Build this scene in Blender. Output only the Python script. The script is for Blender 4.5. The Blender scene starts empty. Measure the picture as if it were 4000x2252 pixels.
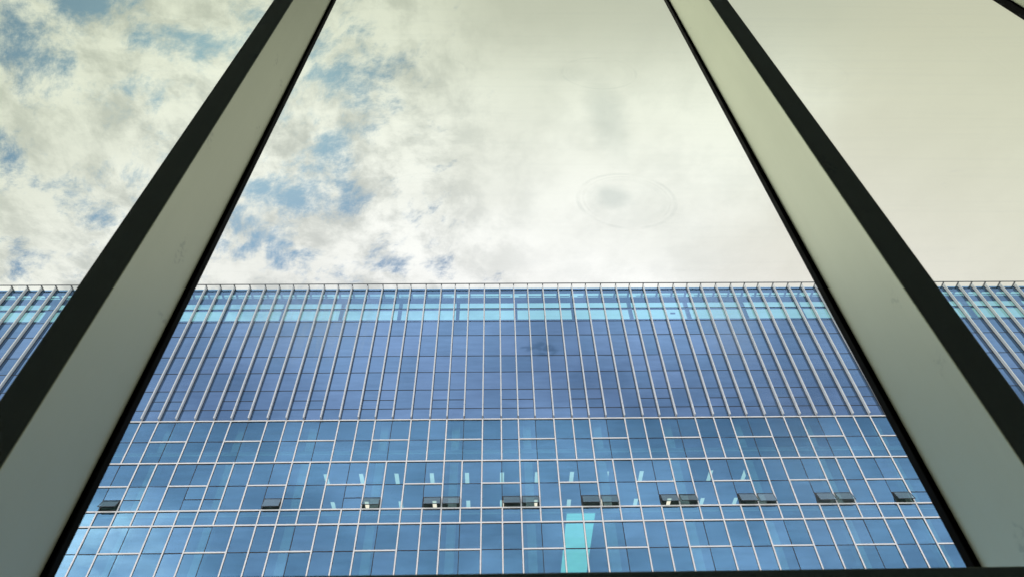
import bpy, math, random
from mathutils import Matrix, Vector
random.seed(7)
SC = bpy.context.scene
COL = SC.collection
R = math.radians

# ------------------------------------------------------------------ camera
def cam_axes(yaw, pitch, roll):
    f = Vector((math.sin(yaw)*math.cos(pitch), math.cos(yaw)*math.cos(pitch), math.sin(pitch)))
    r0 = Vector((math.cos(yaw), -math.sin(yaw), 0)); u0 = r0.cross(f)
    return r0*math.cos(roll)+u0*math.sin(roll), u0*math.cos(roll)-r0*math.sin(roll), f
CR, CU, CF = cam_axes(R(2.1065), R(50.8586), R(-1.8707))
cd = bpy.data.cameras.new('camera'); cam = bpy.data.objects.new('camera', cd); COL.objects.link(cam)
cam.matrix_world = Matrix(((CR.x, CU.x, -CF.x, 0), (CR.y, CU.y, -CF.y, 0), (CR.z, CU.z, -CF.z, 0), (0, 0, 0, 1)))
cd.sensor_width = 36; cd.lens = 25.2; cd.clip_start = 0.02; cd.clip_end = 5000
cd.dof.use_dof = True; cd.dof.focus_distance = 52; cd.dof.aperture_fstop = 11
SC.camera = cam

# ------------------------------------------------------------------ node helpers
class NT:
    def __init__(s, tree): s.t = tree; s.n = tree.nodes; s.l = tree.links
    def val(s, x, sock):
        if isinstance(x, bpy.types.NodeSocket): s.l.new(x, sock)
        elif x is not None:
            if hasattr(sock.default_value, '__len__') and not hasattr(x, '__len__'): x = (x,)*len(sock.default_value)
            if hasattr(sock.default_value, '__len__') and len(sock.default_value) == 4 and len(x) == 3: x = (*x, 1)
            sock.default_value = x
    def node(s, kind, ins={}, **props):
        n = s.n.new(kind)
        for k, v in props.items(): setattr(n, k, v)
        for k, v in ins.items(): s.val(v, n.inputs[k])
        return n
    def m(s, op, a, b=None, c=None, clamp=False):
        n = s.n.new('ShaderNodeMath'); n.operation = op; n.use_clamp = clamp
        for i, x in enumerate((a, b, c)):
            if x is not None: s.val(x, n.inputs[i])
        return n.outputs[0]
    def vm(s, op, a, b=None):
        n = s.n.new('ShaderNodeVectorMath'); n.operation = op
        s.val(a, n.inputs[0])
        if b is not None: s.val(b, n.inputs[1])
        return n.outputs['Value' if op in ('LENGTH', 'DOT_PRODUCT') else 'Vector']
    def rng(s, x, a, b, c=0., d=1., smooth=True):
        n = s.n.new('ShaderNodeMapRange'); n.interpolation_type = 'SMOOTHSTEP' if smooth else 'LINEAR'
        for i, q in enumerate((x, a, b, c, d)): s.val(q, n.inputs[i])
        return n.outputs[0]
    def mix(s, f, a, b, blend='MIX'):
        n = s.n.new('ShaderNodeMix'); n.data_type = 'RGBA'; n.blend_type = blend
        s.val(f, n.inputs[0]); s.val(a, n.inputs[6]); s.val(b, n.inputs[7]); return n.outputs[2]
    def noise(s, vec, scale, detail=4., rough=.5, dist=0.):
        return s.node('ShaderNodeTexNoise', {'Vector': vec, 'Scale': scale, 'Detail': detail, 'Roughness': rough, 'Distortion': dist}).outputs[0]
    def xyz(s, x, y, z=0.):
        return s.node('ShaderNodeCombineXYZ', {0: x, 1: y, 2: z}).outputs[0]
    def sep(s, v): return s.node('ShaderNodeSeparateXYZ', {0: v}).outputs

# ------------------------------------------------------------------ sky, sun, exposure
SUN_EL, SUN_AZ = 60., -38.          # azimuth from +Y, clockwise: behind the opposite building, to the left
W = bpy.data.worlds.new('World'); SC.world = W; W.use_nodes = True
w = NT(W.node_tree); w.n.clear()
sky = w.node('ShaderNodeTexSky', sky_type='NISHITA', sun_disc=False)
sky.sun_elevation = R(SUN_EL); sky.sun_rotation = R(SUN_AZ); sky.altitude = 50; sky.air_density = 1.0; sky.dust_density = 0.6; sky.ozone_density = 2.0
d = w.sep(w.node('ShaderNodeTexCoord').outputs['Generated'])
zc = w.m('MAXIMUM', d[2], .06)
u = w.m('DIVIDE', d[0], zc); v = w.m('DIVIDE', d[1], zc)
uv = w.xyz(u, v)
warp = w.node('ShaderNodeTexNoise', {'Vector': uv, 'Scale': 5., 'Detail': 3.}).outputs['Color']
uvw = w.vm('ADD', uv, w.vm('MULTIPLY', w.vm('SUBTRACT', warp, (.5, .5, .5)), (.065, .065, 0)))
# openings in the cloud deck (u, v, size u, size v, strength)
HOLES = [(-.67, .37, .07, .07, 1.), (-.63, .40, .05, .04, .8), (-.53, .31, .07, .03, .85), (-.44, .37, .09, .035, .9), (-.35, .45, .04, .04, .75), (-.50, .445, .06, .03, .45),
         (-.75, .55, .03, .045, .9), (-.655, .625, .05, .04, .5), (-.53, .655, .04, .03, .75), (-.20, .42, .08, .06, .8), (-.24, .385, .06, .03, .7),
         (-.26, .55, .04, .08, .75), (-.225, .615, .035, .07, 1.), (-.32, .632, .08, .04, .95), (-.43, .69, .06, .04, .8), (-.44, .725, .05, .03, .95),
         (-.171, .763, .04, .035, .9), (-.08, .765, .05, .03, .75), (0., .775, .06, .025, .75), (-.36, .745, .09, .03, .6), (-.30, .49, .03, .05, .5)]
hole = None
for (hu, hv, su, sv, st) in HOLES:
    ln = w.vm('LENGTH', w.vm('MULTIPLY', w.vm('SUBTRACT', uvw, (hu, hv, 0)), (1/su, 1/sv, 0)))
    g = w.rng(ln, 1.6, 0., 0., st)
    hole = g if hole is None else w.m('MAXIMUM', hole, g)
fine = w.noise(w.xyz(w.m('MULTIPLY_ADD', w.sep(uvw)[1], .55, w.sep(uvw)[0]), w.sep(uvw)[1]), 11., 14., .71)
soft = w.noise(uv, 3.1, 5., .55)
left = w.rng(u, .12, -.18)
m = w.m('ADD', w.m('MULTIPLY', w.m('SUBTRACT', fine, .5), 4.2), w.m('MULTIPLY', hole, .86))
m = w.m('ADD', m, w.m('MULTIPLY_ADD', left, .62, -.56))
front_blue = w.rng(m, .10, 1.05, 0., .95)
big = w.noise(uvw, 2.1, 8., .55)
back_blue = w.rng(w.m('ADD', big, w.m('MULTIPLY', w.m('MULTIPLY', w.rng(u, -.68, -.95), w.rng(v, -1.36, -1.56)), -.30)), .32, .66, .06, .46)
back_blue = w.m('ADD', back_blue, w.rng(w.m('ABSOLUTE', w.m('ADD', v, 1.12)), .20, .02, 0., .17))
isb = w.rng(v, .1, -.35)
blue = w.m('ADD', w.m('MULTIPLY', front_blue, w.m('SUBTRACT', 1., isb)), w.m('MULTIPLY', back_blue, isb))
shade = w.noise(w.vm('ADD', uvw, (3.1, 1.7, 0)), 12., 12., .64)
shade = w.m('MULTIPLY', w.rng(shade, .40, .66), w.m('MULTIPLY_ADD', left, .75, .22))
cl = w.mix(shade, (10.6, 10.65, 10.75), (6.3, 6.55, 6.7))
cl = w.mix(w.m('MULTIPLY', w.rng(soft, .38, .62), .40), cl, (7.3, 7.4, 7.2))
greyband = w.m('MULTIPLY', w.rng(w.m('ADD', v, w.m('MULTIPLY', w.m('SUBTRACT', soft, .5), .10)), .47, .31), w.rng(u, -.22, .05))
cl = w.mix(w.m('MULTIPLY', greyband, .80), cl, (6.4, 6.4, 6.2))
cl = w.mix(w.m('MULTIPLY', w.rng(w.m('ADD', u, w.m('MULTIPLY', w.m('SUBTRACT', soft, .5), .3)), .30, .62), .75), cl, (8.0, 7.65, 7.2))
corner = w.m('MULTIPLY', w.m('MULTIPLY', w.rng(u, -.70, -.98), w.rng(v, -1.34, -1.52)), w.rng(big, .34, .58))
cl = w.mix(isb, cl, w.mix(corner, (16.6, 17.5, 19.2), (40., 37., 33.)))
skyc = w.mix(1., sky.outputs[0], (.50, .76, .90), 'MULTIPLY')
col = w.mix(blue, cl, skyc)
bg = w.node('ShaderNodeBackground', {'Color': col, 'Strength': .10})
w.l.new(bg.outputs[0], w.node('ShaderNodeOutputWorld').inputs[0])

sd = bpy.data.lights.new('sun', 'SUN'); sd.energy = .5; sd.angle = R(40); sd.color = (1, .95, .87)
so = bpy.data.objects.new('sun', sd); COL.objects.link(so)
sv = Vector((math.sin(R(SUN_AZ))*math.cos(R(SUN_EL)), math.cos(R(SUN_AZ))*math.cos(R(SUN_EL)), math.sin(R(SUN_EL))))
so.rotation_euler = sv.to_track_quat('Z', 'Y').to_euler()
so.location = sv*100
SC.view_settings.view_transform = 'Standard'; SC.view_settings.look = 'None'
SC.view_settings.exposure = 0; SC.view_settings.gamma = 1
SC.render.engine = 'CYCLES'
SC.cycles.max_bounces = 12; SC.cycles.transparent_max_bounces = 24; SC.cycles.use_denoising = True
SC.cycles.sample_clamp_indirect = 4

# ------------------------------------------------------------------ materials
def mat(name):
    x = bpy.data.materials.new(name); x.use_nodes = True
    t = NT(x.node_tree); t.n.clear(); return x, t
def out(t, sh): t.l.new(sh, t.node('ShaderNodeOutputMaterial').inputs[0])
def plain(name, colr, rough=.5, metal=0., var=.06, scale=3., spec=.5, bump=0.):
    x, t = mat(name)
    p = t.node('ShaderNodeTexCoord').outputs['Object']
    n = t.noise(p, scale, 6., .6)
    c = t.mix(t.rng(n, .3, .7), tuple(q*(1-var) for q in colr), tuple(min(1, q*(1+var)) for q in colr))
    b = t.node('ShaderNodeBsdfPrincipled', {'Base Color': c, 'Roughness': t.rng(n, .2, .8, rough*.85, min(1, rough*1.15)), 'Metallic': metal, 'Specular IOR Level': spec})
    if bump:
        b2 = t.node('ShaderNodeBump', {'Strength': bump, 'Distance': .002, 'Height': t.noise(p, 900., 2., .5)}); t.l.new(b2.outputs[0], b.inputs['Normal'])
    out(t, b.outputs[0]); return x
def lamp(name, colr, s):
    x, t = mat(name)
    p = t.node('ShaderNodeTexCoord').outputs['Object']
    n = t.rng(t.noise(p, 1.3, 3.), .2, .8, s*.92, s*1.06)
    out(t, t.node('ShaderNodeEmission', {'Color': colr, 'Strength': n}).outputs[0]); return x

M = {}
M['white'] = plain('white_coated_aluminium', (.75, .73, .70), .42, 0, .04, 2.)
M['fin'] = plain('silver_coated_aluminium', (.60, .62, .625), .38, .0, .04, 1.5)
M['dark'] = plain('dark_steel', (.05, .056, .065), .5, 0, .15)
M['joint'] = plain('black_sealant_shade', (.012, .014, .018), .6, 0, .2)
M['rail'] = plain('grey_steel', (.20, .21, .22), .45, .3, .1)
M['concrete'] = plain('concrete', (.34, .33, .31), .85, 0, .15, 1.5)
M['ceil'] = plain('ceiling_board', (.62, .64, .64), .9, 0, .05)
M['room'] = plain('office_wall', (.50, .52, .53), .9, 0, .2, .5)
M['column'] = plain('painted_column', (.62, .64, .62), .8, 0, .06)
M['lamp'] = lamp('lit_diffuser', (1., .98, .80), 1.0)
M['panel'] = lamp('lit_ceiling_panel', (.40, 1., .84), .90)
M['sash'] = plain('dark_sash', (.05, .055, .06), .4, .2, .1)
def near_metal():
    x, t = mat('satin_aluminium')
    p = t.node('ShaderNodeTexCoord').outputs['Object']; q = t.sep(p)
    cloud = t.noise(p, 2.2, 6., .6)
    brush = t.noise(t.xyz(t.m('MULTIPLY', q[0], 60.), t.m('MULTIPLY', q[1], 60.), t.m('MULTIPLY', q[2], 1.2)), 1., 4., .6)
    c = t.mix(t.rng(cloud, .3, .7), (.48, .50, .405), (.51, .53, .43))
    c = t.mix(t.m('MULTIPLY', t.rng(brush, .45, .75), .05), c, (.40, .42, .36))
    scuff = t.m('MULTIPLY', t.rng(t.noise(t.xyz(t.m('MULTIPLY', q[0], 2.), t.m('MULTIPLY', q[1], 2.), q[2]), 7., 3., .5), .66, .72), t.rng(t.noise(p, 90., 3.), .45, .6))
    c = t.mix(t.m('MULTIPLY', scuff, .35), c, (.22, .23, .21))
    b = t.node('ShaderNodeBsdfPrincipled', {'Base Color': c, 'Roughness': t.rng(brush, .2, .8, .44, .46), 'Metallic': .82, 'Specular IOR Level': .3})
    out(t, b.outputs[0]); return x
M['mullion'] = near_metal()
M['gasket'] = plain('black_rubber', (.005, .005, .005), .7, 0, .2, 20., .05)
M['hall'] = plain('hall_plaster', (.25, .28, .275), .9, 0, .08)
M['hallfloor'] = plain('hall_stone', (.29, .32, .31), .6, 0, .15, 1.)
M['paving'] = plain('pale_paving', (.42, .41, .38), .85, 0, .18, .35)
M['asphalt'] = plain('mixed_ground', (.24, .235, .22), .9, 0, .4, .03)

def facade_glass(name, opaque, refl, trans, fac, dark=(.01, .014, .022)):
    x, t = mat(name)
    tone = t.node('ShaderNodeAttribute', attribute_name='tone', attribute_type='GEOMETRY').outputs['Fac']
    p = t.node('ShaderNodeTexCoord').outputs['Object']
    sp = t.sep(p)
    streak = t.noise(t.xyz(t.m('MULTIPLY', sp[0], .35), 0., t.m('MULTIPLY', sp[2], 2.4)), 1.3, 6., .6)
    k = t.m('ADD', t.rng(streak, .25, .75, .90, 1.06), t.m('MULTIPLY_ADD', tone, .16, -.08))
    bump = t.node('ShaderNodeBump', {'Strength': .06, 'Distance': .05, 'Height': t.noise(p, .85, 2., .5)})
    gl = t.node('ShaderNodeBsdfGlossy', {'Color': t.mix(1., t.mix(tone, refl, tuple(q*s for q, s in zip(refl, (1.08, .985, .985)))), k, 'MULTIPLY'), 'Roughness': .03, 'Normal': bump.outputs[0]})
    if opaque: bk = t.node('ShaderNodeBsdfDiffuse', {'Color': dark})
    else: bk = t.node('ShaderNodeBsdfTransparent', {'Color': trans})
    lw = t.node('ShaderNodeFresnel', {'IOR': 1.5}).outputs[0]
    f = t.m('ADD', t.m('MULTIPLY', lw, .5), fac, clamp=True)
    mx = t.node('ShaderNodeMixShader', {0: f, 1: bk.outputs[0], 2: gl.outputs[0]})
    out(t, mx.outputs[0]); return x
M['glass'] = facade_glass('blue_reflective_glass', False, (.185, .40, .63), (.50, .85, .82), .46)
M['spandrel'] = facade_glass('dark_blue_spandrel_glass', True, (.265, .455, .725), None, .46)
M['parapet'] = facade_glass('clear_blue_parapet_glass', False, (.255, .42, .675), (.43, .90, .92), .42)
M['vent'] = facade_glass('vent_glass', False, (.28, .42, .50), (.6, .85, .85), .40)

# near glazing: tinted sheet with stains, suction-cup rings and wiping streaks (object coordinates in metres)
def near_glass():
    x, t = mat('tinted_glazing')
    p = t.node('ShaderNodeTexCoord').outputs['Object']; s = t.sep(p)
    flat = t.xyz(s[0], s[2], 0.)
    face = t.m('ABSOLUTE', t.vm('DOT_PRODUCT', t.node('ShaderNodeNewGeometry').outputs['Normal'], t.node('ShaderNodeNewGeometry').outputs['Incoming']))
    path = t.rng(face, .76, .27)                      # longer path through the tint at a slant
    tint = t.mix(path, (.995, .99, .985), (.83, .88, .69))
    # stains that darken
    def spot(cx, cz, ax, az, soft0=1., soft1=.2):
        ln = t.vm('LENGTH', t.vm('MULTIPLY', t.vm('SUBTRACT', flatw, (cx, cz, 0)), (1/ax, 1/az, 0)))
        return t.rng(ln, soft0, soft1)
    nz = t.node('ShaderNodeTexNoise', {'Vector': flat, 'Scale': 18., 'Detail': 4.}).outputs['Color']
    flatw = t.vm('ADD', flat, t.vm('MULTIPLY', t.vm('SUBTRACT', nz, (.5, .5, .5)), (.05, .05, 0)))
    st = t.m('MULTIPLY', spot(.355, 2.10, .09, .38), .30)
    st = t.m('MAXIMUM', st, t.m('MULTIPLY', spot(.315, 1.615, .07, .08), .42))
    st = t.m('MAXIMUM', st, t.m('MULTIPLY', spot(.24, 2.40, .16, .10), .12))
    smear = t.m('MULTIPLY', spot(.100, 1.047, .032, .021, 1.1, .55), t.rng(t.noise(flat, 60., 3.), .38, .56))
    smear = t.m('MAXIMUM', smear, spot(.068, 1.047, .03, .005, 1., .5))
    st = t.m('MAXIMUM', st, t.m('MULTIPLY', smear, .62))
    # suction-cup rings
    rings = None
    for (cx, cz, k) in ((.350, 1.602, .17), (-.198, 1.604, .06), (-.226, 2.418, .06), (.368, 2.411, .10), (1.60, 1.61, .05), (1.12, 2.42, .05)):
        for rad, wd, q in ((.130, .008, 1.), (.115, .005, .5), (.100, .012, .35)):
            ln = t.vm('LENGTH', t.vm('SUBTRACT', flat, (cx, cz, 0)))
            g = t.m('MULTIPLY', t.rng(t.m('ABSOLUTE', t.m('SUBTRACT', ln, rad)), wd, wd*.25), k*q)
            rings = g if rings is None else t.m('MAXIMUM', rings, g)
    rings = t.m('MULTIPLY', rings, t.rng(t.noise(flat, 13., 5.), .34, .62, .1, 1.))
    st = t.m('ADD', st, rings)
    st = t.m('ADD', st, t.m('MULTIPLY', spot(.350, 1.602, .13, .13, 1., .75), .045))
    tint = t.mix(st, tint, t.mix(1., tint, (.50, .56, .58), 'MULTIPLY'))
    # pale dried film: horizontal wiping, drips
    wipe = t.noise(t.xyz(t.m('MULTIPLY', s[0], 1.2), t.m('MULTIPLY', s[2], 26.), 0.), 1., 6., .6)
    film = t.m('MULTIPLY', t.rng(wipe, .45, .75), .03)
    drip = t.noise(t.xyz(t.m('MULTIPLY', s[0], 70.), t.m('MULTIPLY', s[2], 3.), 2.), 1., 4., .55)
    dm = t.m('MULTIPLY', t.rng(t.m('ABSOLUTE', t.m('ADD', s[0], .36)), .17, .04), t.rng(t.m('ABSOLUTE', t.m('SUBTRACT', s[2], 1.13)), .15, .05))
    film = t.m('MAXIMUM', film, t.m('MULTIPLY', t.m('MULTIPLY', t.rng(drip, .50, .62), dm), .12))
    for (cx, cz, ax, az, k) in ((-.40, 1.13, .20, .16, .13), (.50, 1.12, .09, .16, .16), (-.50, 1.20, .10, .12, .12), (.56, .75, .12, .30, .07)):
        film = t.m('ADD', film, t.m('MULTIPLY', spot(cx, cz, ax, az), k))
    film = t.m('MAXIMUM', film, t.m('MULTIPLY', t.rng(t.noise(flat, 55., 2.), .74, .80), .12))
    tr = t.node('ShaderNodeBsdfTransparent', {'Color': tint})
    tl = t.node('ShaderNodeBsdfTranslucent', {'Color': (.78, .90, .93)})
    a = t.node('ShaderNodeMixShader', {0: film, 1: tr.outputs[0], 2: tl.outputs[0]})
    gl = t.node('ShaderNodeBsdfGlossy', {'Roughness': .01, 'Color': (1, 1, 1)})
    fr = t.node('ShaderNodeFresnel', {'IOR': 1.35}).outputs[0]
    b = t.node('ShaderNodeMixShader', {0: t.m('MULTIPLY', fr, .6), 1: a.outputs[0], 2: gl.outputs[0]})
    out(t, b.outputs[0]); return x
M['near'] = near_glass()

# ------------------------------------------------------------------ mesh helpers
class MB:
    def __init__(s): s.v = []; s.f = []; s.t = []
    def quad(s, a, b, c, d_, tone=.5):
        i = len(s.v); s.v += [a, b, c, d_]; s.f.append((i, i+1, i+2, i+3)); s.t.append(tone); return s
    def box(s, x0, x1, y0, y1, z0, z1):
        i = len(s.v)
        s.v += [(x0, y0, z0), (x1, y0, z0), (x1, y1, z0), (x0, y1, z0), (x0, y0, z1), (x1, y0, z1), (x1, y1, z1), (x0, y1, z1)]
        for q in ((3, 2, 1, 0), (4, 5, 6, 7), (0, 1, 5, 4), (1, 2, 6, 5), (2, 3, 7, 6), (3, 0, 4, 7)): s.f.append(tuple(i+k for k in q)); s.t.append(.5)
        return s
    def prism(s, prof, x0, x1):                       # profile of (y, z), counter-clockwise seen from -x
        i = len(s.v); n = len(prof)
        s.v += [(x0, y, z) for y, z in prof] + [(x1, y, z) for y, z in prof]
        s.f.append(tuple(i+k for k in range(n))); s.f.append(tuple(i+n+k for k in reversed(range(n)))); s.t += [.5, .5]
        for k in range(n): s.f.append((i+k, i+n+k, i+n+(k+1) % n, i+(k+1) % n)); s.t.append(.5)
        return s
    def tube(s, a, b, r, n=10):
        a, b = Vector(a), Vector(b); ax = (b-a).normalized(); e = ax.orthogonal().normalized(); g = ax.cross(e); i = len(s.v)
        for p in (a, b):
            for k in range(n): s.v.append(tuple(p+(e*math.cos(2*math.pi*k/n)+g*math.sin(2*math.pi*k/n))*r))
        for k in range(n): s.f.append((i+k, i+(k+1) % n, i+n+(k+1) % n, i+n+k)); s.t.append(.5)
        s.f.append(tuple(i+k for k in reversed(range(n)))); s.f.append(tuple(i+n+k for k in range(n))); s.t += [.5, .5]
        return s
    def build(s, name, m_, parent=None, base=(0, 0, 0), bevel=0., kind=None):
        me = bpy.data.meshes.new(name)
        bx, by, bz = base
        me.from_pydata([(x-bx, y-by, z-bz) for x, y, z in s.v], [], s.f); me.update()
        at = me.attributes.new('tone', 'FLOAT', 'FACE'); at.data.foreach_set('value', s.t)
        me.materials.append(m_)
        o = bpy.data.objects.new(name, me); COL.objects.link(o)
        if parent: o.parent = parent
        if bevel:
            b = o.modifiers.new('bevel', 'BEVEL'); b.width = bevel; b.segments = 2; b.limit_method = 'ANGLE'
        if kind: o['kind'] = kind
        return o
def empty(name, loc, label, cat, group=None):
    e = bpy.data.objects.new(name, None); COL.objects.link(e); e.location = loc; e.empty_display_size = .3
    return tag(e, label, cat, group)
def tag(o, label, cat, group=None):
    o['label'] = label; o['category'] = cat
    if group: o['group'] = group
    return o
def shot_area(c, wd, ht):                              # how large a pane shows: used to choose which 100 become parts
    p = Vector(c); z = p.dot(CF)
    if z <= 0: return 0
    x, y = 2800*p.dot(CR)/z, 2800*p.dot(CU)/z
    if abs(x) > 2000 or abs(y) > 1126: return 0
    # behind a near mullion?
    q = p.x/p.y
    if -.90 < q < -.64 or .70 < q < .97: return 0
    return wd*ht*(2800/z)**2

# ------------------------------------------------------------------ ground
GZ = -1.68
g = MB().quad((-900, -900, GZ), (900, -900, GZ), (900, 900, GZ), (-900, 900, GZ)).build('ground', M['asphalt']); g['kind'] = 'structure'
g = MB().quad((-70, 2, GZ+.02), (70, 2, GZ+.02), (70, 36.5, GZ+.02), (-70, 36.5, GZ+.02)).build('pavement', M['paving']); g['kind'] = 'structure'

# ------------------------------------------------------------------ the glass office block opposite
D = 37.2
B0 = (0, D, GZ)
bld = empty('office_building', B0, 'tall blue glass office block with silver vertical fins near its top', 'building')
def part(mb, name, m_, bevel=0., kind=None, parent=None): return mb.build(name, M[m_], parent or bld, B0 if parent is None else (0, 0, 0), bevel, kind)

X0, P = .36, 4.78
OFF = (0., 1.14, 2.28, 3.53)
GR = range(-10, 10)
lines = [(X0+P*g_+o, k, g_) for g_ in GR for k, o in enumerate(OFF)] + [(X0+P*10, 0, 10)]
XA, XB = lines[0][0], lines[-1][0]
T1, M1, T2, M2, VT, T3, T4, M3, T5 = 31.84, 30.15, 28.44, 26.74, 25.80, 24.99, 23.99, 22.28, 20.56
T6, M4, T7 = 19.56, 17.84, 16.13
TOP, ROOF = 45.78, 41.73
# opened vents: group -> which of its two narrow bays
OPEN = {-5: (0,), -3: (0,), -2: (1,), -1: (0, 1), 0: (0, 1), 1: (0, 1), 2: (0, 1), 3: (0, 1), 4: (0, 1), 5: (0,)}

def pane_quad(xa, xb, za, zb, y=D, j=.006):
    a, b = random.gauss(0, j), random.gauss(0, j)
    w_, h_ = (xb-xa)/2, (zb-za)/2
    def yy(sx, sz): return y + sx*w_*a + sz*h_*b
    return MB().quad((xa, yy(-1, -1), za), (xb, yy(1, -1), za), (xb, yy(1, 1), zb), (xa, yy(-1, 1), zb), random.random())
def emit(name, m_, rects, j=.006, stuffname=None):
    rs = sorted(rects, key=lambda r: -shot_area(((r[0]+r[1])/2, D, (r[2]+r[3])/2), r[1]-r[0], r[3]-r[2]))
    for r in rs[:100]: part(pane_quad(*r, j=j), name, m_)
    rest = MB()
    for r in rs[100:]:
        q = pane_quad(*r, j=j); rest.quad(*q.v, q.t[0])
    if rest.f: part(rest, stuffname or name, m_, kind='stuff')

vision, spand, para, band = [], [], [], []
for (xa, k, g_), (xb, k2, g2) in zip(lines[:-1], lines[1:]):
    e = .012
    xa, xb = xa+e, xb-e
    for za, zb in ((M1, T1), (T2, M1), (M2, T2), (T3, M2), (M3, T4), (T5, M3), (M4, T6), (T7, M4)):
        if (za, zb) == (T3, M2) and k in (0, 1):
            vision.append((xa, xb, VT+.012, zb-e))
            if k not in OPEN.get(g_, ()): vision.append((xa, xb, za+.03, VT-.012))
        else: vision.append((xa, xb, za+e, zb-e))
    for za, zb in ((T4, T3), (T6, T5)): band.append((xa, xb, za+e, zb-e))
    zs = (ROOF, 40.12, 37.91, 36.26, 34.56, 32.83, T1)
    for zb, za in zip(zs[:-1], zs[1:]):
        if zb == 34.56 and k in (0, 1):
            spand.append((xa, xb, 33.63+e, zb-e)); spand.append((xa, xb, za+e, 33.63-e))
        else: spand.append((xa, xb, za+e, zb-e))
    para.append((xa, xb, ROOF+e, 43.245)); para.append((xa, xb, 43.285, TOP))
emit('glass_pane', 'glass', vision, stuffname='glass_glazing')
emit('floor_band_pane', 'glass', band, stuffname='floor_band_glazing')
emit('spandrel_pane', 'spandrel', spand, .003, 'spandrel_glazing')
emit('parapet_pane', 'parapet', para, .002, 'parapet_glazing')

# seams between panes, plus strips standing in for reflection and shade: one dark grid
sm = MB()
for (x, k, g_) in lines:
    segs = [(T1, ROOF)]
    segs += [(T2, T1)] if k == 2 else []
    segs += [(T3, T2)] if k == 0 else []
    segs += [(T5, T4)] if k == 2 else []
    segs += [(T7, T6)] if k == 2 else []
    for za, zb in segs: sm.box(x-.021, x+.021, D-.010, D+.05, za, zb)
for z in (43.265, ROOF, 40.12, 37.91, 36.26, 34.56, 32.83): sm.box(XA, XB, D-.012, D+.052, z-.024, z+.024)
for (xa, k, g_), (xb, _, _) in zip(lines[:-1], lines[1:]):
    if k in (0, 1):
        sm.box(xa, xb, D-.013, D+.053, 33.63-.022, 33.63+.022); sm.box(xa, xb, D-.014, D+.053, VT-.022, VT+.022)
    for z, ks in ((M1, (0, 3)), (M2, (1, 2)), (M3, (0, 3)), (M4, (0, 3))):
        if k in ks: sm.box(xa, xb, D-.012, D+.052, z-.023, z+.023)
for z in (T1, T2, T3, T4, T5, T6, T7): sm.box(XA, XB, D-.022, D+.003, z-.068, z-.0452)  # dark strip under each transom, drawn for the gap and reflection there
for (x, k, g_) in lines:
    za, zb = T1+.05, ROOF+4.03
    for s_ in (-1, 1): sm.box(*sorted((x+s_*.0342, x+s_*.052)), D-.03, D-.0005, za, zb)  # dark strips shaped as the fins' reflection in the glass
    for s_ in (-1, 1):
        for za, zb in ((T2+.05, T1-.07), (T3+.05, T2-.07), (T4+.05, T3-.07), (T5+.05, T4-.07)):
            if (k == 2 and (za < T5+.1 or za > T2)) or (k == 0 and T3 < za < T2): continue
            sm.box(*sorted((x+s_*.0405, x+s_*.054)), D-.024, D-.0005, za, zb)  # dark strips drawn for the gap and shade beside mullions
part(sm, 'seam_shade_grid', 'joint')

# white mullions, each line its own part, broken where the joint is flush
for (x, k, g_) in lines:
    mb = MB()
    segs = {1: [(T7, T1)], 3: [(T7, T1)], 0: [(T2, T1), (T5-1, T3), (T7, T6)], 2: [(T3, T2), (T4, T3), (T6, T5)]}[k]
    if k == 2: segs = [(T4, T2), (T6, T5)]
    if k == 0: segs = [(T2, T1), (T7, T3)]
    for za, zb in segs: mb.box(x-.04, x+.04, D-.060, D+.10, za, zb)
    part(mb, 'mullion', 'white', .004)
for z in (T1, T2, T3, T4, T5, T6, T7):
    part(MB().box(XA-.05, XB+.05, D-.064, D+.098, z-.045, z+.045), 'transom', 'white', .004)
for g_ in GR:
    x0 = X0+P*g_
    for z, a, b in ((M1, 1.14, 3.53), (M2, -1.25, 1.14), (M3, 1.14, 3.53)):
        if a < 0 and g_ == -10: continue
        part(MB().box(x0+a+.041, x0+b-.041, D-.056, D+.09, z-.042, z+.042), 'short_transom', 'white', .004)

# vertical fins with an outer cap and a splice line
for (x, k, g_) in lines:
    mb = MB()
    hw = .034
    for za, zb in ((31.93, 32.95), (32.965, 41.93), (41.945, TOP+.02)):
        mb.prism([(D-.235, za), (D-.235, zb), (D-.002, zb), (D-.002, za)], x-hw, x+hw)
        mb.box(x-hw-.009, x+hw+.009, D-.262, D-.2348, za+.004, zb-.003)
    part(mb, 'fin', 'fin')

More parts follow.
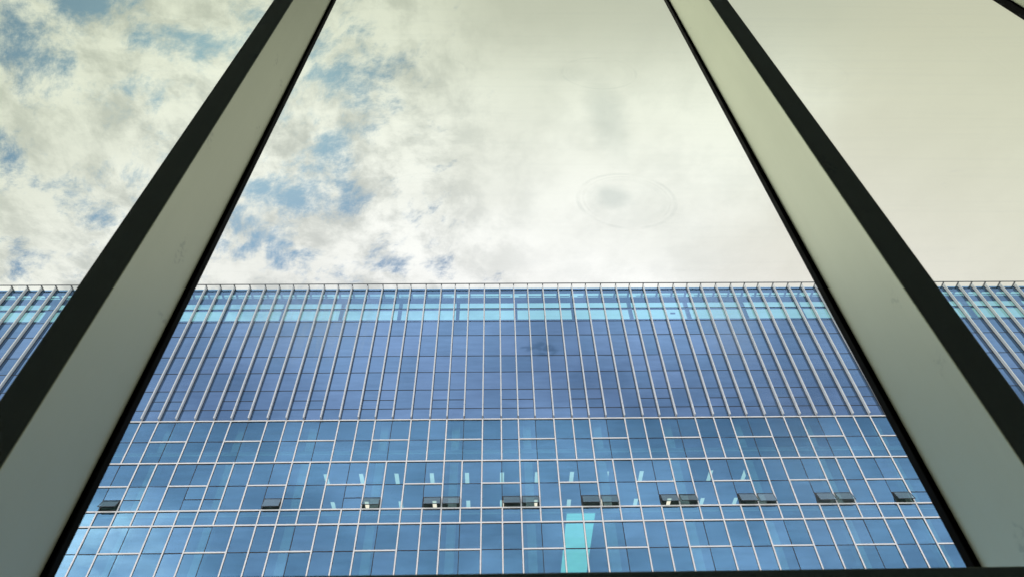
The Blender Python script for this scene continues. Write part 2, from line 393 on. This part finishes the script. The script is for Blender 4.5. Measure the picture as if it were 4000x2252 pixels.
# opened and closed awning vents
def vent(xa, xb):
    h = VT-.02-(T3+.05); an = R(random.choice((19., 22., 23.5, 25., 27.)))
    root = bpy.data.objects.new('awning_window', None); COL.objects.link(root); root.parent = bld
    zt = VT-.02
    root.location = ((xa+xb)/2, -.045, zt-GZ)
    hw = (xb-xa)/2-.03
    def rot(mb):
        nv = []
        for (x, y, z) in mb.v:
            nv.append((x, y*math.cos(an)+z*math.sin(an), -y*math.sin(an)+z*math.cos(an)))
        mb.v = nv; return mb
    fr = MB(); t = .028
    fr.box(-hw, hw, -.02, .02, -t, 0).box(-hw, hw, -.02, .02, -h, -h+t).box(-hw, -hw+t, -.019, .019, -h+t, -t).box(hw-t, hw, -.019, .019, -h+t, -t)
    fo = rot(fr).build('sash', M['sash'], root, bevel=.003)
    rot(MB().quad((-hw+t, -.005, -h+t), (hw-t, -.005, -h+t), (hw-t, -.005, -t), (-hw+t, -.005, -t), random.random())).build('pane', M['vent'], root)
    for s in (-1, 1):
        e = Vector((s*(hw-.02), -math.sin(an)*h*.62+.0, -math.cos(an)*h*.62))
        MB().tube((s*(hw-.02), .05, -h*.28), e, .010, 8).build('stay_arm', M['rail'], root)
    fx = MB().box(-hw-.03, -hw, .02, .10, -h-.02, 0).box(hw, hw+.03, .02, .10, -h-.02, 0).box(-hw, hw, .02, .1, -.03, 0).box(-hw, hw, .02, .1, -h-.02, -h+.02)
    fx.build('fixed_frame', M['sash'], root)
for g_, ks in OPEN.items():
    for k in ks:
        vent(X0+P*g_+OFF[k]+.03, X0+P*g_+OFF[k+1]-.03)

# parapet: opaque bands, steel frame behind the glass, railing cantilevered over the edge
part(MB().box(XA, XB, D+.02, D+.05, ROOF+.02, ROOF+.225), 'parapet_curb', 'dark')
part(MB().box(XA, XB, D+.02, D+.05, 43.08, 43.265), 'parapet_transom', 'dark')
part(MB().box(XA, XB, D+.02, D+.05, 43.94, 44.63), 'parapet_beam', 'dark')
part(MB().box(XA, XB, D+.02, D+.05, 45.12, TOP-.01), 'parapet_beam', 'dark')
for k in range(-21, 22, 2):
    xc = X0+P*k/2+1.2
    part(MB().box(xc-2.05, xc+2.05, D+.05, D+.09, 44.80, 44.86), 'slot_bar', 'dark')
for g_ in range(-10, 10):
    x = X0+P*g_+1.31
    part(MB().box(x-.14, x+.14, D+1.7, D+1.98, ROOF-.1, 46.375), 'roof_post', 'dark')
part(MB().box(XA, XB, D+1.66, D+2.0, 46.38, 46.6), 'roof_beam', 'dark')
for (x, k, g_) in lines:
    part(MB().box(x-.035, x+.035, D-.34, D+1.66, TOP+.10, TOP+.19).box(x-.08, x+.08, D+.45, D+1.1, TOP+.03, TOP+.10).box(x-.03, x+.03, D+1.60, D+1.658, TOP+.191, 46.55), 'rail_arm', 'rail')
part(MB().tube((XA-.1, D-.36, TOP+.17), (XB+.1, D-.36, TOP+.17), .045, 12), 'guard_rail', 'rail')

part(MB().box(14.50-.20, 14.50+.20, 38.36, 38.44, 43.94-.06, 43.94+.06), 'roof_box', 'dark')
lm = MB()
for k in range(6):
    a0, a1 = k/6*math.pi/2, (k+1)/6*math.pi/2
    lm.tube((3.88, 38.0, 29.78-.12*math.sin(a1)), (3.88, 38.0, 29.78-.12*math.sin(a0)), .12*math.cos((a0+a1)/2), 14)
part(lm, 'white_dome', 'lamp')  # small white dome of unknown kind, its white made by glow

# body: slabs, columns, lit ceilings, back wall, plant level, lower storeys
for z in (41.70, 37.3, 33.85, 29.42, 24.965, 20.53, 16.1):
    th = .22
    part(MB().box(XA, XB, D+.11, D+18, z-th, z), 'floor_slab', 'concrete')
for z in (33.85, 29.42, 24.965, 20.53):
    part(MB().box(XA, XB, D+.12, D+8.9, z-.30, z-.222), 'ceiling', 'ceil')
part(MB().box(XA, XB, D+9, D+9.3, GZ, 41.4), 'core_wall', 'room')
part(MB().box(XA-.3, XA-.02, D+.02, D+18, GZ, TOP), 'end_wall', 'concrete')
part(MB().box(XB+.02, XB+.3, D+.02, D+18, GZ, TOP), 'end_wall', 'concrete')
part(MB().box(XA, XB, D+17.7, D+18, GZ, 41.4), 'rear_wall', 'concrete')
part(MB().box(XA, XB, D+.02, D+.3, GZ, T7-.05), 'lower_facade', 'spandrel')
for g_ in GR:
    x = X0+P*g_+1.72
    cm = MB()
    for zb, za in ((33.55, 29.43), (29.12, 24.975), (24.665, 20.54), (20.23, 16.11)): cm.box(x-.26, x+.26, D+.75, D+1.25, za, zb)
    part(cm, 'column', 'column')

# lit ceiling fittings inside the floor with the open vents
NL = 13
words = ['leftmost', 'second', 'third', 'fourth', 'fifth', 'sixth', 'seventh', 'eighth', 'ninth', 'tenth', 'eleventh', 'twelfth', 'rightmost']
def fitting(x, ya, yb, lab):
    r = empty('ceiling_light', (x, (ya+yb)/2, 29.12), lab, 'ceiling light', 'lit strip fittings in the office ceilings')
    h = (yb-ya)/2
    MB().box(-.135, .135, -h+.02, h-.02, -.035, -.012).build('diffuser', M['lamp'], r)
    MB().box(-.165, -.136, -h-.01, h+.01, -.045, 0).box(.136, .165, -h-.01, h+.01, -.045, 0).box(-.135, .135, -h-.01, -h+.019, -.045, 0).box(-.135, .135, h-.019, h+.01, -.045, 0).build('frame', M['white'], r)
for i in range(NL):
    x = -11.25+2.125*i*1.0
    x = -11.2 + i*(14.3+11.2)/11
    side = words[i] + (' from left' if 0 < i < NL-1 else '')
    fitting(x, 39.25, 40.55, f'{side} in the upper row of lit ceiling strips above the open vents')
    fitting(x, 42.35, 43.30, f'{side} in the lower row of lit ceiling strips beside the open vents')
r = empty('ceiling_light', (5.05, 40.6, 24.66), 'broad lit turquoise ceiling panel behind the glazing below the vents', 'ceiling light')
MB().box(-.85, .85, -3.25, 3.4, -.04, -.01).build('diffuser', M['panel'], r)
MB().box(-.90, -.851, -3.3, 3.45, -.05, 0).box(.851, .90, -3.3, 3.45, -.05, 0).build('frame', M['white'], r)

# ------------------------------------------------------------------ near glass wall the view looks through
nw = empty('glass_wall', (0, 0, 0), 'near glass wall with thick grey mullions, seen from inside', 'glass wall')
nw.rotation_euler = (R(1.15), 0, 0)
ZB, ZT = -1.66, 4.9
cx0, sp = .7755, 1.489
GY = 1.05
centres = [cx0+sp*k for k in range(-5, 5)]
for c in centres:
    mu = MB().box(c-.0325, c+.0325, .833, 1.028, ZB, ZT).build('mullion', M['mullion'], nw, bevel=.0025)
    for s in (-1, 1):
        a, b = sorted((c+s*.026, c+s*.0415))
        ga = MB().box(a, b, 1.0285, 1.0485, ZB, ZT).build('gasket', M['gasket'], nw, bevel=.002); ga.parent = mu
    MB().box(c-.022, c+.022, 1.056, 1.072, ZB, ZT).build('outer_cap', M['gasket'], nw, bevel=.003)
for a, b in zip(centres[:-1], centres[1:]):
    MB().box(a+.0335, b-.0335, .8315, 1.027, .375, .4448).build('transom', M['mullion'], nw, bevel=.0025)
    MB().box(a+.042, b-.042, 1.0275, 1.0455, .37, .4425).build('transom_gasket', M['gasket'], nw)
    for za, zb in ((ZB, .40), (.425, ZT)):
        MB().quad((a+.002, GY, za), (b-.002, GY, za), (b-.002, GY, zb), (a+.002, GY, zb)).build('glass_pane', M['near'], nw)
# the dim hall behind the camera
XL, XR = centres[0]-.03, centres[-1]+.03
def st(name, m_, *bx):
    o = MB().box(*bx).build(name, M[m_]); o['kind'] = 'structure'; return o
st('hall_floor', 'hallfloor', XL-.2, XR+.2, -7, 1.2, GZ+.005, -1.6)
st('hall_ceiling', 'hall', XL-.2, XR+.2, -7, 1.15, 4.55, 5.0)
st('hall_back_wall', 'hall', XL-.2, XR+.2, -7.2, -7.005, GZ, 5.0)
st('hall_side_wall', 'hall', XL-.4, XL-.205, -7.2, 1.2, GZ, 5.0)
st('hall_side_wall', 'hall', XR+.205, XR+.4, -7.2, 1.2, GZ, 5.0)
